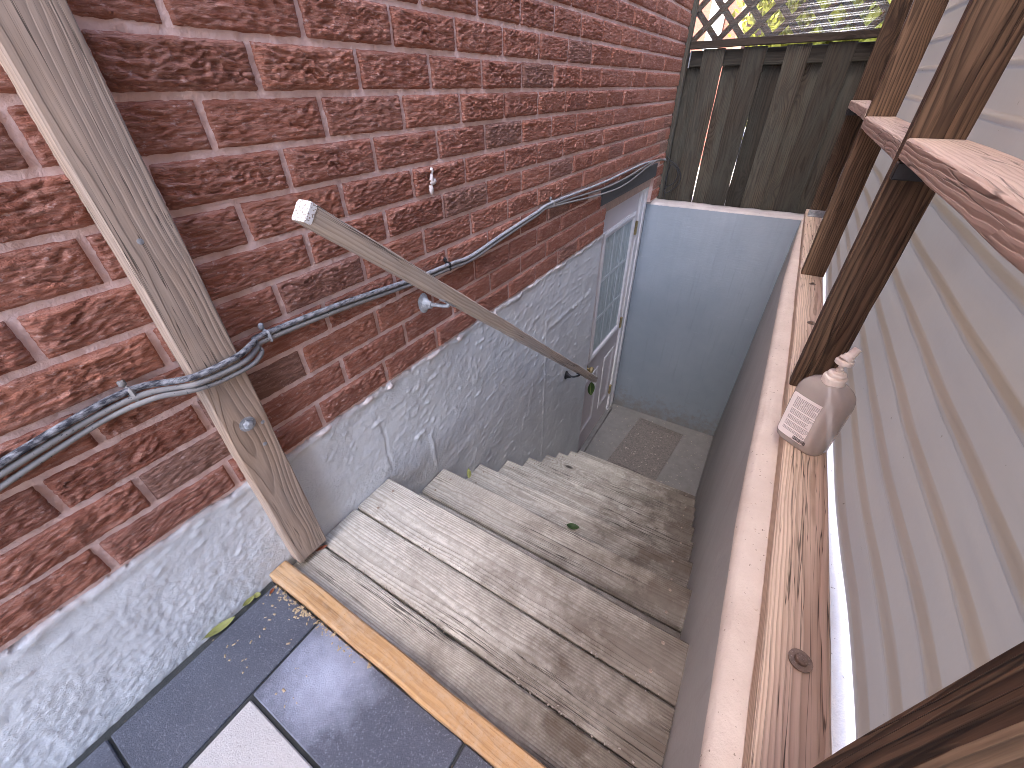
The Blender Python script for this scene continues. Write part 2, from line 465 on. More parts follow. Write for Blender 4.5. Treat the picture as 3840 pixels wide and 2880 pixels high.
def cabd():
    g = NG('speckled_cable_sheath'); p = g.pos()
    y = g.n('ShaderNodeSeparateXYZ', {0: p}).outputs[1]
    n = g.noise(g.scale(p, (160, 60, 160)), 1.0, 4.0, .65)
    t = g.m('SUBTRACT', n, g.rng(y, -.1, 1.0, .10, -.14))
    c = g.mix(g.rng(t, .36, .62), (.035,.035,.042), (.33,.33,.34))
    return g.out(g.pbr(c, .75, None, .2))
M_cabd = cabd()
M_cabk = plain('black_cable_sheath', (.02,.02,.022), .5, .2, 60.0)
M_mat = plain('dusty_door_mat', (.15,.132,.116), .9, .3, 60.0, bump=.5, specks=(.26,.22,.19), spk=(.58,.68))
M_cap = plain('pump_plastic', (.80,.70,.60), .35, .03, 30.0, bump=.03)
M_splash = plain('white_filler', (.68,.60,.56), .7, .1, 60.0, bump=.5)
M_endp = plain('flaking_white_paint', (.75,.73,.70), .7, .06, 60.0, bump=.5, specks=(.28,.22,.17), spk=(.54,.58))
M_dark = plain('dark_interior', (.02,.02,.022), .8)
M_curt = plain('grey_blind', (.60,.64,.64), .8, .1, 10.0)
M_muntin = plain('grille_bar', (.80,.81,.82), .5, .05, 20.0)

def leaf_mat(name, a, b, trans=.5):
    g = NG(name); r = g.rnd(); v = g.objco()
    c = g.mix(g.noise(v, 40.0, 3.0), a, b)
    d = g.pbr(c, .5, None, .3)
    t = g.n('ShaderNodeBsdfTranslucent', {'Color': c}).outputs[0]
    return g.out(g.n('ShaderNodeMixShader', {0: trans, 1: d, 2: t}).outputs[0])
M_leafy = leaf_mat('yellow_green_leaf', (.22,.24,.07), (.33,.32,.12), .2)
M_leafd = leaf_mat('dark_green_leaf', (.03,.06,.015), (.06,.11,.03), .2)
M_leafr = leaf_mat('red_brown_leaf', (.22,.06,.03), (.33,.11,.05), .2)
M_foli = leaf_mat('sunlit_foliage', (.10,.115,.010), (.17,.175,.025), .45)
M_bark = plain('bark', (.10,.07,.05), .9, .3, 30.0)

def sheet_mat(name, tr, di, mixd, clear=0.0):
    g = NG(name); p = g.pos()
    n1 = g.noise(p, 5.0, 5.0, .65)
    n2 = g.noise(g.scale(p, (30, 6, 60)), 1.0, 4.0, .7)
    c = g.mix(g.rng(n1, .3, .7), tuple(k*.86 for k in tr), tr)
    c = g.mix(g.rng(n2, .55, .78, 0, .3), c, tuple(k*.6 for k in tr))
    sp = g.rng(g.noise(p, 38.0, 4.0, .7), .71, .75, 0, .85)
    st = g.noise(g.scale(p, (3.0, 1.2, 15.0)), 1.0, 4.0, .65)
    c = g.mix(g.rng(st, .42, .68, 0, .18), c, (tr[0]*1.7, tr[1]*1.5, tr[2]*1.2))  # warm brighter streaks: uneven sunlight through the sheet, painted into its colour
    c = g.mix(sp, c, (.12,.09,.07))
    dcol = g.mix(g.rng(n1, .4, .7, 0, .4), di, tuple(k*.75 for k in di))
    dcol = g.mix(sp, dcol, (.10,.08,.06))
    t = g.n('ShaderNodeBsdfTranslucent', {'Color': c}).outputs[0]
    d = g.pbr(dcol, .38, g.bump(g.noise(p, 90.0, 3.0), .1, .002), .35)
    sh = g.n('ShaderNodeMixShader', {0: mixd, 1: t, 2: d}).outputs[0]
    if clear:
        tp = g.n('ShaderNodeBsdfTransparent', {'Color': (.95,.94,.90,1)}).outputs[0]
        sh = g.n('ShaderNodeMixShader', {0: clear, 1: sh, 2: tp}).outputs[0]
    return g.out(sh)
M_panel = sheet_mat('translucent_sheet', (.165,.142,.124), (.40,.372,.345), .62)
M_roof = sheet_mat('roof_sheet', (.62,.60,.58), (.60,.60,.60), .35)
def clear_mat():
    g = NG('clear_sheet'); p = g.pos()
    gl = g.n('ShaderNodeBsdfGlossy', {'Color': (.9,.9,.88,1), 'Roughness': .12}).outputs[0]
    tp = g.n('ShaderNodeBsdfTransparent', {'Color': (.93,.93,.90,1)}).outputs[0]
    tl = g.n('ShaderNodeBsdfTranslucent', {'Color': (.8,.78,.72,1)}).outputs[0]
    fr = g.m('MULTIPLY_ADD', g.m('POWER', g.n('ShaderNodeLayerWeight', {'Blend': .5}).outputs[1], 4.0), .5, .05)
    a = g.n('ShaderNodeMixShader', {0: .10, 1: tp, 2: tl}).outputs[0]
    return g.out(g.n('ShaderNodeMixShader', {0: fr, 1: a, 2: gl}).outputs[0])
M_clear = clear_mat()
def bottle_mat(name, tint, keep, rough):
    g = NG(name); v = g.objco()
    n = g.noise(v, 28.0, 5.0, .7)
    d = g.pbr(tint, rough, None, .5)
    tp = g.n('ShaderNodeBsdfTransparent', {'Color': (.92,.90,.88,1)}).outputs[0]
    return g.out(g.n('ShaderNodeMixShader', {0: g.rng(n, .3, .7, keep-.025, keep+.025), 1: d, 2: tp}).outputs[0])
M_bottle = bottle_mat('dusty_clear_plastic', (.60,.53,.47,1), .50, .2)
M_gel = bottle_mat('clear_gel', (.50,.44,.39,1), .76, .12)
def glass_mat():
    g = NG('window_glass')
    gl = g.n('ShaderNodeBsdfGlossy', {'Color': (.9,.95,.97,1), 'Roughness': .03}).outputs[0]
    tp = g.n('ShaderNodeBsdfTransparent', {'Color': (.92,.95,.95,1)}).outputs[0]
    fr = g.m('MULTIPLY_ADD', g.m('POWER', g.n('ShaderNodeLayerWeight', {'Blend': .5}).outputs[1], 5.0), .6, .04)
    return g.out(g.n('ShaderNodeMixShader', {0: fr, 1: tp, 2: gl}).outputs[0])
M_glass = glass_mat()
def label_mat():
    g = NG('bottle_label_print'); s = g.n('ShaderNodeSeparateXYZ', {0: g.objco()}).outputs
    x, z = s[0], s[2]
    row = g.m('DIVIDE', z, .0029)
    rid = g.m('FLOOR', row); fr = g.m('FRACT', row)
    line = g.m('LESS_THAN', fr, .52)
    cv = g.n('ShaderNodeCombineXYZ', {0: g.m('MULTIPLY', x, 900.0), 1: g.m('MULTIPLY', rid, 7.3), 2: 0.0}).outputs[0]
    wd = g.rng(g.noise(cv, 1.0, 2.0, .7), .36, .48)
    rn = g.n('ShaderNodeTexWhiteNoise', {'W': rid}, noise_dimensions='1D').outputs[0]
    xend = g.m('MULTIPLY_ADD', rn, .020, .010)
    inx = g.m('MULTIPLY', g.m('LESS_THAN', x, xend), g.m('GREATER_THAN', x, -.0335))
    gap = g.m('GREATER_THAN', g.m('FRACT', g.m('MULTIPLY', rid, .1817)), .17)
    inz = g.m('MULTIPLY', g.m('LESS_THAN', z, .049), g.m('GREATER_THAN', z, -.042))
    # bottom-left paragraph only next to the barcode
    k = g.m('MULTIPLY', g.m('MULTIPLY', line, wd), g.m('MULTIPLY', g.m('MULTIPLY', inx, gap), inz))
    c = g.mix(g.m('MULTIPLY', k, .85), (.86,.78,.73), (.14,.10,.09))
    return g.out(g.pbr(c, .5, None, .3))
M_label = label_mat()
M_ink = plain('printed_ink', (.03,.025,.025), .5)

# ================================================================== SETTING
def structure(o):
    o['kind'] = 'structure'
    return o
# ground: one sheet with openings for house and stairwell
gv = [(-60,-60),(0,-60),(0,3.56),(-60,3.56),(0,.14),(1.15,.14),(1.15,-60),(60,-60),(60,3.56),(1.15,3.56),(-60,60),(60,60)]
gz = -.03
verts = []; faces = []
def quad(x0, y0, x1, y1):
    i = len(verts); verts.extend([(x0,y0,gz),(x1,y0,gz),(x1,y1,gz),(x0,y1,gz)]); faces.append((i,i+1,i+2,i+3))
quad(-.1,-60,1.15,.135); quad(1.19,-60,60,3.56); quad(-60,3.62,60,60); quad(-60,-60,-.6,3.62)
ground = structure(put('ground', mesh('ground', verts, faces), None, None, M_ground))
bedm = box_mesh('sand_bed', (0.0, -1.2, -.028), (1.0, .1385, .009))
pave = structure(put('pavement', bedm, None, None, M_sand))
def paver(x0, y0, x1, y1, mat, dz=0.0):
    me = box_mesh('paver', (x0, y0, -.02), (x1, y1, .016+dz), .0022)
    return put('paver', me, pave, None, mat)
paver(.022, -.213, .192, .139, M_pav)
paver(.022, -.640, .192, -.219, M_pav, .001)
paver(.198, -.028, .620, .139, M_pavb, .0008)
paver(.626, -.028, .990, .139, M_pav)
paver(.202, -.400, .560, -.036, M_pavl, -.0005)
paver(.566, -.400, .990, -.036, M_pav)
paver(.022, -1.1, .192, -.646, M_pav)
paver(.202, -.8, .560, -.407, M_pav); paver(.566, -.8, .990, -.407, M_pavl)

floor = structure(put('floor', box_mesh('floor', (-.12, 1.5, -1.80), (1.0, 3.42, -1.66)), None, None, M_conc))

# ================================================================== HOUSE
house = thing('brick_house', 'red rock-faced brick house wall above a grey rendered foundation with a basement door', 'house', (-.2, 1.5, -1.66))
COURSE, PITCH, Z0 = .0775, .2255, .332
BL, BH = PITCH-.0105, COURSE-.0105
def brick_variant(seed):
    ny, nz = 66, 26
    ys = np.linspace(-BL/2, BL/2, ny); zs = np.linspace(0, BH, nz)
    Y, Zz = np.meshgrid(ys, zs, indexing='ij')
    rs = np.random.RandomState(seed)
    o = rs.rand(4)*50
    wx = fbm(Y*20+o[0], Zz*26+o[1], seed, 3)
    rough = .65+.6*rs.rand()
    fz = 105+35*rs.rand()
    ang = (rs.rand()-.5)*.5
    q = (Zz+Y*ang*.5)*fz+wx*1.5
    a = 1-np.abs(pn(Y*17+o[2], q+o[3], seed+5))*2.2
    b = 1-np.abs(pn(Y*36+o[1], (Zz+wx*.005)*215+o[0], seed+9))*2.2
    cc = fbm(Y*90+o[3], Zz*150+o[2], seed+3, 3)
    patch = sstep(-.35, .45, fbm(Y*9+o[1], Zz*14+o[3], seed+40, 2))
    h = .0040*rough*a*(.6+.4*patch)+.0028*b*(.6+.4*patch)+.0012*cc+.0016*fbm(Y*7+o[0], Zz*9+o[2], seed+21, 2)
    ey = np.minimum(Y+BL/2, BL/2-Y); ez = np.minimum(Zz, BH-Zz)
    ed = np.minimum(ey, ez)
    h = h*(.35+.65*sstep(0, .012, ed))+.0040
    h = np.maximum(h, .0008)-.006*(1-sstep(0, .0035, ed+.0012*pn(Y*140, Zz*140, seed+77)))
    P = np.stack([h, Y, Zz], -1)
    # ragged outline
    P[:, 0, 2] += .0012*pn(ys*60, ys*0+3.3, seed); P[:, -1, 2] += .0012*pn(ys*60, ys*0+9.3, seed)
    # skirt back into the wall
    top = P.copy()
    P = np.pad(P, ((1, 1), (1, 1), (0, 0)), mode='edge')
    P[0, :, 0] = -.03; P[-1, :, 0] = -.03; P[:, 0, 0] = -.03; P[:, -1, 0] = -.03
    return grid_mesh('brick', P)
BV = [brick_variant(100+i) for i in range(14)]
for m_ in BV: m_.materials.append(M_brick)

def holes(k):
    z0 = Z0+k*COURSE
    if k <= 2: return (2.372 if k < 2 else 2.272, 3.362)
    return None
ROWOFF = {}
cands = []; extra = []
for k in range(0, 30):
    z0 = Z0+k*COURSE+.005
    off = (.419+.005 if k % 2 == 0 else .419-.118) + random.uniform(-.012, .012)
    for j in range(-20, 16):
        a = off+j*PITCH; b = a+BL
        zlo, zhi = z0, z0+BH
        spans = [(a, b)]
        if k <= 2:
            h0, h1 = holes(k)
            spans = [(s, min(e, h0)) for s, e in spans if s < h0]+[(max(s, h1), e) for s, e in spans if e > h1]
        elif k == 3 and b > 2.27 and a < 3.37:
            zlo = .600
        for s, e in spans:
            e = min(e, 3.585)
            if e-s < .03: continue
            best = 0
            pts = [project((0.005, yy, zz)) for yy in (s, (s+e)/2, e) for zz in (zlo, zhi)]
            pts = [p for p in pts if p]
            vis = any(-150 < p[0] < 3990 and -150 < p[1] < 3030 for p in pts)
            d = (Vector((0, (s+e)/2, zlo))-CAMP).length
            (cands if vis else extra).append((d, s, e, zlo, zhi))
cands.sort()
single, rest = cands[:298], cands[298:]
for i, (d, s, e, zlo, zhi) in enumerate(single):
    rb = random.Random(int(s*1000)*31+int(zlo*1000))
    m4 = Matrix.Translation((rb.uniform(-.001, .0015), (s+e)/2, zlo+rb.uniform(-.0006, .0006)))
    m4 = m4 @ Matrix.Rotation(rb.uniform(-.004, .004), 4, 'X') @ Matrix.Diagonal((rb.uniform(.75, 1.25), (e-s)/BL*(1 if rb.random() < .5 else 1), (zhi-zlo)/BH, 1))
    put('brick', BV[rb.randrange(14)], house, m4)
bv = []; bf = []
for (d, s, e, zlo, zhi) in rest+extra:
    i = len(bv); x1 = .006
    bv += [(-.03,s,zlo),(x1,s+.002,zlo+.002),(x1,e-.002,zlo+.002),(-.03,e,zlo),(-.03,s,zhi),(x1,s+.002,zhi-.002),(x1,e-.002,zhi-.002),(-.03,e,zhi)]
    bf += [(i+1,i+2,i+6,i+5),(i,i+1,i+5,i+4),(i+2,i+3,i+7,i+6),(i+4,i+5,i+6,i+7),(i,i+3,i+2,i+1)]
o = put('outer_brickwork', mesh('outer_brickwork', bv, bf), house, None, M_brick)
o['kind'] = 'stuff'

# mortar bed (recessed, tooled joints) with the door opening left out
mv = []; mf = []
def mq(y0, z0, y1, z1, x=-.0035):
    i = len(mv); mv.extend([(x,y0,z0),(x,y1,z0),(x,y1,z1),(x,y0,z1)]); mf.append((i,i+1,i+2,i+3))
def mortar_grid():
    ys = np.linspace(-.7, 3.6, 900); zs = np.linspace(.327, 1.75, 300)
    Y, Zz = np.meshgrid(ys, zs, indexing='ij')
    X = -.0002+.0016*fbm(Y*35, Zz*35, 3, 3)+.0008*pn(Y*160, Zz*160, 8)
    inh = (Y > 2.375) & (Y < 3.36) & (Zz < .585)
    X = np.where(inh, -.12, X)
    return grid_mesh('mortar_bed', np.stack([X, Y, Zz], -1))
put('mortar_bed', mortar_grid(), house, None, M_mortar)
put('wall_core', box_mesh('wall_core', (-.55, -9.0, -1.75), (-.125, 3.9, 8.0)), house, None, M_mortar)  # these wall blocks run on out of view, sized to shade the stairwell
put('upper_wall', box_mesh('upper_wall', (-.12, -9.0, 1.75), (-.004, 3.9, 8.0)), house, None, M_mortar)
put('side_wall', box_mesh('side_wall', (-.12, -9.0, .327), (-.004, -.7, 1.75)), house, None, M_mortar)
put('side_wall', box_mesh('side_wall', (-.12, -9.0, -1.7), (-.002, -.6, .325)), house, None, M_render)

# rendered foundation below the brickwork
def foundation():
    dy = .0052
    ys = np.arange(-.62, 2.372+dy, dy); ys[-1] = 2.372
    nz1 = 400
    zs = np.linspace(-1.67, .3335, nz1)
    Y, Zz = np.meshgrid(ys, zs, indexing='ij')
    # coarse stucco: low on the wall and at the near end, smoother trowelled towards the top
    coarse = np.clip(sstep(.22, .02, Zz-.10*fbm(Y*3, Zz*3, 2, 3)+.06*Y)*sstep(1.3, .2, Y)+sstep(.30, .16, Zz+.05*fbm(Y*9, Zz*9, 5, 3))*sstep(.35, .1, Y), .0, 1)
    stair = -.79*np.clip(Y-.3, 0, 3)
    coarse = np.clip(coarse+.85*sstep(.30, .05, Zz-stair-.10*fbm(Y*4, Zz*4, 12, 3))*sstep(2.0, 1.2, Y), .12, 1)
    w = fbm(Y*20, Zz*20, 31, 2)*.6
    peb = .8*pn(Y*95+w, Zz*130+w, 4)+.7*pn(Y*170, Zz*200+w, 14)+.25*pn(Y*300, Zz*330, 15)
    peb = np.maximum(peb, -.35)
    smooth = .0016*fbm(Y*9, Zz*12, 51, 4)
    flecks = np.maximum(pn(Y*42+w*2, Zz*60, 61)-.34, 0)*.009
    X = .0015+smooth+coarse*.0022*peb+(1-coarse)*flecks
    # trowel strokes
    for (cy, cz, ly, lz, an, am) in ((.90,-.03,.10,.012,.9,.003),(1.05,.14,.016,.06,.2,.004),(1.36,.02,.014,.05,-.25,.004),(1.52,-.33,.012,.10,-.2,.006),(1.46,-.45,.022,.05,-.3,.005),
                                     (1.02,-.18,.03,.05,.4,.003),(1.95,-.36,.028,.034,.1,.004),(1.86,-.40,.01,.05,-.1,.004),(.72,.05,.02,.014,0,.006),(.98,-.35,.02,.04,-.3,.0055),(1.10,.29,.02,.04,.2,.004)):
        a = math.cos(an); b = math.sin(an)
        u = ((Y-cy)*a+(Zz-cz)*b)/ly; v = (-(Y-cy)*b+(Zz-cz)*a)/lz
        r2 = u*u+v*v
        X = X+am*(np.exp(-np.abs(r2-1)*3.0)*.8+np.exp(-r2)*.4)*(.6+.6*fbm(Y*30, Zz*30, 91, 2))
    # vertical and sloping seams
    yc = 1.675+.012*fbm(Zz*4, Zz*0+1.0, 70, 3)-.01*Zz
    X = X+.0055*np.exp(-((Y-yc)/.007)**2)*sstep(.10, .05, Zz)*(.7+.6*pn(Zz*40, Y*10, 71))
    zc = .02-.02*(Y-1.7)+.008*fbm(Y*9, Y*0+2, 72, 3)
    X = X+.0045*np.exp(-((Zz-zc)/.012)**2)*sstep(1.68, 1.72, Y)*sstep(2.3, 2.25, Y)*(.7+.8*pn(Y*50, Zz*50, 73))
    yc = .575+.012*fbm(Zz*9, Zz*0+4.0, 74, 3)
    X = X-.0035*np.exp(-((Y-yc)/.0035)**2)*sstep(.26, .24, Zz)*sstep(.0, .02, Zz)
    yc = .768+.008*fbm(Zz*9, Zz*0+7.0, 75, 3)
    X = X+.005*np.exp(-((Y-yc)/.007)**2)*sstep(.03, .015, Zz)*sstep(-.16, -.14, Zz)
    # ragged lip where the render dies against the lowest course
    edge = .331-.012-.010*fbm(Y*14, Y*0, 80, 4)
    X = X+.006*np.exp(-((Zz-edge)/.010)**2)*(.4+.9*np.clip(fbm(Y*11, Zz*11, 81, 3)+.3, 0, 2))
    X = np.where(Zz > edge+.012+.004*pn(Y*60, Zz*60, 82), X-.007, X)
    P = np.stack([X, Y, Zz], -1)
    P = np.pad(P, ((0, 1), (0, 1), (0, 0)), mode='edge')
    P[-1, :, 0] = -.11; P[:, -1, 0] = -.02
    return grid_mesh('foundation_render', P)
put('foundation_render', foundation(), house, None, M_render)
# chips of filler stuck under the lowest course
def blob(name, c, sy, sz, sx, mat, par, seed):
    n = 14; vs = [(sx, 0, 0)]; fs = []
    rs = random.Random(seed)
    for ring, rr in ((0, .55), (1, 1.0)):
        for i in range(n):
            a = 2*math.pi*i/n; q = rr*(1+rs.uniform(-.35, .25))
            vs.append((sx*(.85 if ring == 0 else -.2), math.cos(a)*sy*q, math.sin(a)*sz*q))
    for i in range(n):
        j = (i+1) % n
        fs.append((0, 1+i, 1+j)); fs.append((1+i, 1+n+i, 1+n+j, 1+j))
    return put(name, mesh(name, vs, fs, True), par, Matrix.Translation(c), mat)
for (y_, z_, a, b) in ((.405,.322,.03,.010),(.555,.322,.022,.009),(.64,.318,.015,.012),(.84,.320,.04,.010),(.98,.316,.018,.016),(1.165,.320,.03,.014),(1.21,.300,.016,.022),(1.50,.324,.03,.007),(1.78,.324,.04,.007),(2.02,.322,.03,.008)):
    blob('render_chip', (.004, y_, z_), a, b, .006, M_splash, house, int(y_*100))
for (y_, z_, a, b) in ((.924,.838,.008,.018),(.918,.812,.010,.014),(.928,.858,.006,.010),(.93,.83,.013,.008)):
    blob('paint_splash', (.010, y_, z_), a, b, .004, M_splash, house, int(z_*1000))

# lintel, door frame and door
put('lintel', box_mesh('lintel', (-.11, 2.275, .506), (.010, 3.358, .592), .002), house, None, M_steel)
DX = -.045
frm = put('door_frame', box_mesh('door_frame', (-.11, 3.222, -1.655), (-.028, 3.362, .438), .002), house, None, M_white)
put('head_jamb', box_mesh('head_jamb', (-.11, 2.376, .438), (-.020, 3.362, .503), .002), frm, None, M_head)
put('side_jamb', box_mesh('side_jamb', (-.11, 2.376, -1.655), (-.06, 2.398, .437), .002), frm, None, M_white)
put('door_stop', box_mesh('door_stop', (-.034, 3.300, -1.65), (-.022, 3.350, .436), .003), frm, None, M_white)
put('threshold', box_mesh('threshold', (-.11, 2.38, -1.659), (-.003, 3.30, -1.628), .004), house, None, M_conc)
door = put('door', box_mesh('door', (-.088, 2.40, -1.624), (DX, 3.219, .434), .002), house, None, M_pink)
def ring(name, y0, z0, y1, z1, w, x0, x1, mat, par, bev=.003):
    """picture-frame moulding with mitred profile"""
    vs = []; fs = []
    prof = [(0, x0), (0, x1-.3*(x1-x0)), (w*.25, x1), (w*.7, x1-.2*(x1-x0)), (w, x0)]
    for (d, x) in prof:
        vs += [(x, y0+d, z0+d), (x, y1-d, z0+d), (x, y1-d, z1-d), (x, y0+d, z1-d)]
    for i in range(len(prof)-1):
        for k in range(4):
            a = i*4+k; b = i*4+(k+1) % 4
            fs.append((a, b, b+4, a+4))
    return put(name, mesh(name, vs, fs), par, None, mat)
ring('glazing_frame', 2.505, -.655, 3.150, .300, .052, DX-.001, DX+.020, M_white, door)
put('window_blind', box_mesh('window_blind', (DX+.0005, 2.545, -.615), (DX+.0012, 3.11, .26)), door, None, M_curt)
for i in range(9):
    y_ = 2.565+i*.064
    put('blind_fold', box_mesh('blind_fold', (DX+.0012, y_, -.61), (DX+.003, y_+.028, .255), .0005), door, None, M_curt)
put('glass_pane', mesh('glass_pane', [(DX+.0075,2.55,-.61),(DX+.0075,3.105,-.61),(DX+.0075,3.105,.255),(DX+.0075,2.55,.255)], [(0,1,2,3)]), door, None, M_glass)
for y_ in (2.735, 2.920):
    put('muntin', box_mesh('muntin', (DX+.0042, y_-.011, -.605), (DX+.0062, y_+.011, .250)), door, None, M_muntin)
for z_ in (-.035, -.325):
    put('muntin', box_mesh('muntin', (DX+.0036, 2.555, z_-.011), (DX+.0060, 3.10, z_+.011)), door, None, M_muntin)
for (y0, y1) in ((2.475, 2.765), (2.905, 3.135)):
    ring('door_panel', y0, -1.395, y1, -.835, .030, DX-.0008, DX+.007, M_white, door)
    ring('door_panel', y0+.034, -1.361, y1-.034, -.869, .022, DX-.0008, DX+.004, M_pink, door)
kn = lathe_mesh('knob', [(.026,0),(.028,.004),(.012,.008),(.010,.022),(.022,.030),(.027,.042),(.022,.054),(.006,.058)], 18)
put('knob', kn, door, Matrix.Translation((DX, 2.482, -.70)) @ Matrix.Rotation(math.pi/2, 4, 'Y'), M_brass)
for z_ in (.17, -.63, -1.36):
    hm = put('hinge', box_mesh('hinge', (-.046, 3.200, z_-.05), (-.0265, 3.224, z_+.05), .003), door, None, M_brass)

# ================================================================== STAIRWELL WALLS
well = thing('retaining_wall', 'concrete stairwell wall painted blue grey with a bare cream curb top', 'concrete wall', (1.05, 1.6, -1.66))
def sweep(name, rings_, mats, midx_of, par, smooth=False):
    n = len(rings_[0]); vs = [p for r in rings_ for p in r]; fs = []; mi = []
    for i in range(len(rings_)-1):
        for k in range(n-1):
            a = i*n+k; fs.append((a, a+1, a+n+1, a+n)); mi.append(midx_of(k))
    me = mesh(name, vs, fs, smooth, mi)
    bm = bmesh.new(); bm.from_mesh(me)
    bmesh.ops.recalc_face_normals(bm, faces=bm.faces); bm.to_mesh(me); bm.free()
    return put(name, me, par, None, mats)
rings_ = []
ysw = np.linspace(-1.1, 3.56, 230)
for y_ in ysw:
    xi = float(np.interp(y_, [-1.1, .24, .68, 2.17, 3.39, 3.56], [.968, .962, .951, .957, .998, 1.0]))
    n1 = float(pn(np.array([y_*14]), np.array([.3]), 5)[0])*.0035+float(pn(np.array([y_*45]), np.array([7.3]), 6)[0])*.0022
    n2 = float(pn(np.array([y_*20]), np.array([2.3]), 9)[0])*.003
    n3 = float(pn(np.array([y_*9]), np.array([5.3]), 19)[0])*.010+float(pn(np.array([y_*40]), np.array([1.3]), 29)[0])*.004
    xb = .966
    zt = .318
    rings_.append([(xb,y_,-1.70),(xb+(xi-xb)*.5,y_,-.7),(xi,y_,zt-.016+n2),(xi+.006+n1*.5,y_,zt-.004+n2*.6),(xi+.016+n1,y_,zt+.001),(xi+.032,y_,zt+.001+n1*.3),(1.10,y_,zt+n2*.3),(1.16,y_,zt+n1*.4-.002),(1.205+n3,y_,zt-.008),(1.22,y_,-.4)])
sweep('side_wall', rings_, [M_side, M_curb], lambda k: 0 if k < 2 else 1, well, True)
rings_ = []
for x_ in np.linspace(-.11, 1.03, 90):
    n1 = float(pn(np.array([x_*18]), np.array([.3]), 35)[0])*.004; n2 = float(pn(np.array([x_*9]), np.array([3.3]), 36)[0])*.005
    n3 = float(pn(np.array([x_*50]), np.array([3.3]), 37)[0])*.003
    rings_.append([(x_,3.392,-1.70),(x_,3.391,-.6),(x_,3.390,.306+n3*.6),(x_,3.397+n1*.5,.3165+n2*.4),(x_,3.41+n1,.320+n2),(x_,3.48,.321+n2*1.5),(x_,3.545+n1,.318+n2),(x_,3.552,.20),(x_,3.555,-.4)])
sweep('end_wall', rings_, [M_blue, M_lip], lambda k: 0 if k < 2 else 1, well, True)

# ================================================================== STAIRCASE
stairs = thing('staircase', 'steep wooden staircase of worn pale grey planks going down to the basement door', 'staircase', (.48, 1.3, -1.66))
def tread(y0, y1, z, x0=.004, x1=.958, yaw=0.0):
    yc = (y0+y1)/2
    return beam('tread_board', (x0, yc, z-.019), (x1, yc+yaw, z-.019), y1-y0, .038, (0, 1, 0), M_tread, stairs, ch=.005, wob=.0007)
tread(.142, .2775, .000)
tread(.2835, .4130, .001, yaw=-.002)
tread(.4190, .5530, .000, yaw=-.004)
ND = [(.804,-.190),(1.036,-.380),(1.275,-.570),(1.515,-.764),(1.763,-.957),(1.972,-1.122),(2.206,-1.309),(2.420,-1.490)]
py = .553
for i, (yn, z) in enumerate(ND):
    front = .134 if i % 3 != 1 else .140
    tread(yn-front, yn, z, .006, .957+.002*(i % 2), yaw=random.uniform(-.004, .004))
    tread(yn-front-.006-.135, yn-front-.006, z, .006, .957, yaw=random.uniform(-.002, .002))
    put('riser', box_mesh('riser', (.010, yn-.285, z-.02), (.950, yn-.279, z+.150)), stairs, None, M_tread)
for x_ in (.03, .48, .93):
    beam('stringer', (x_, .20, -.22), (x_, 2.12, -1.74), .19, .038, (0, 0, 1), M_fence, stairs)
for i in range(9):
    yn, z = ([(.553, 0)]+ND)[i]
    for x_ in (.055, .90):
        for dy in (.035, .105):
            nm = lathe_mesh('nail_head', [(.0042, 0), (.0042, .0012), (.001, .0016)], 8)
            put('nail_head', nm, stairs, Matrix.Translation((x_+random.uniform(-.01, .01), yn-dy, z+.0002)), M_rust)

# strip of new pine along the paver edge
st = beam('wood_strip', (.003, .166, .020), (.975, .163, .022), .047, .036, (0, 1, 0), M_stick, None, ch=.004, wob=.0012)
tag(st, 'tan wood strip laid along the edge of the dark pavers at the stair top', 'wood strip')

# ================================================================== LEFT POST
pb = thing('wooden_post', 'tall weathered grey brown post bolted flat against the brick wall', 'post', (.019, .247, .025))
beam('timber', (.020, .2465, .026), (.020, .2455, 2.40), .083, .037, (0, 1, 0), M_post, pb, ch=.003, wob=.0008)
wash = lathe_mesh('bolt', [(.0135,0),(.0135,.002),(.010,.0025),(.0095,.009),(.006,.0115),(.001,.012)], 6)
put('bolt', wash, pb, Matrix.Translation((.0385, .247, .485)) @ Matrix.Rotation(math.pi/2, 4, 'Y'), M_galv)
w2 = lathe_mesh('washer', [(.0165,0),(.0165,.0018),(.008,.002)], 18)
put('washer', w2, pb, Matrix.Translation((.0378, .247, .485)) @ Matrix.Rotation(math.pi/2, 4, 'Y'), M_galv)
for (y_, z_) in ((.274,.470),(.259,.419),(.234,.855)):
    nm = lathe_mesh('nail_head', [(.0045,0),(.0045,.001),(.001,.0014)], 10)
    put('nail_head', nm, pb, Matrix.Translation((.0382, y_, z_)) @ Matrix.Rotation(math.pi/2, 4, 'Y'), M_galv)

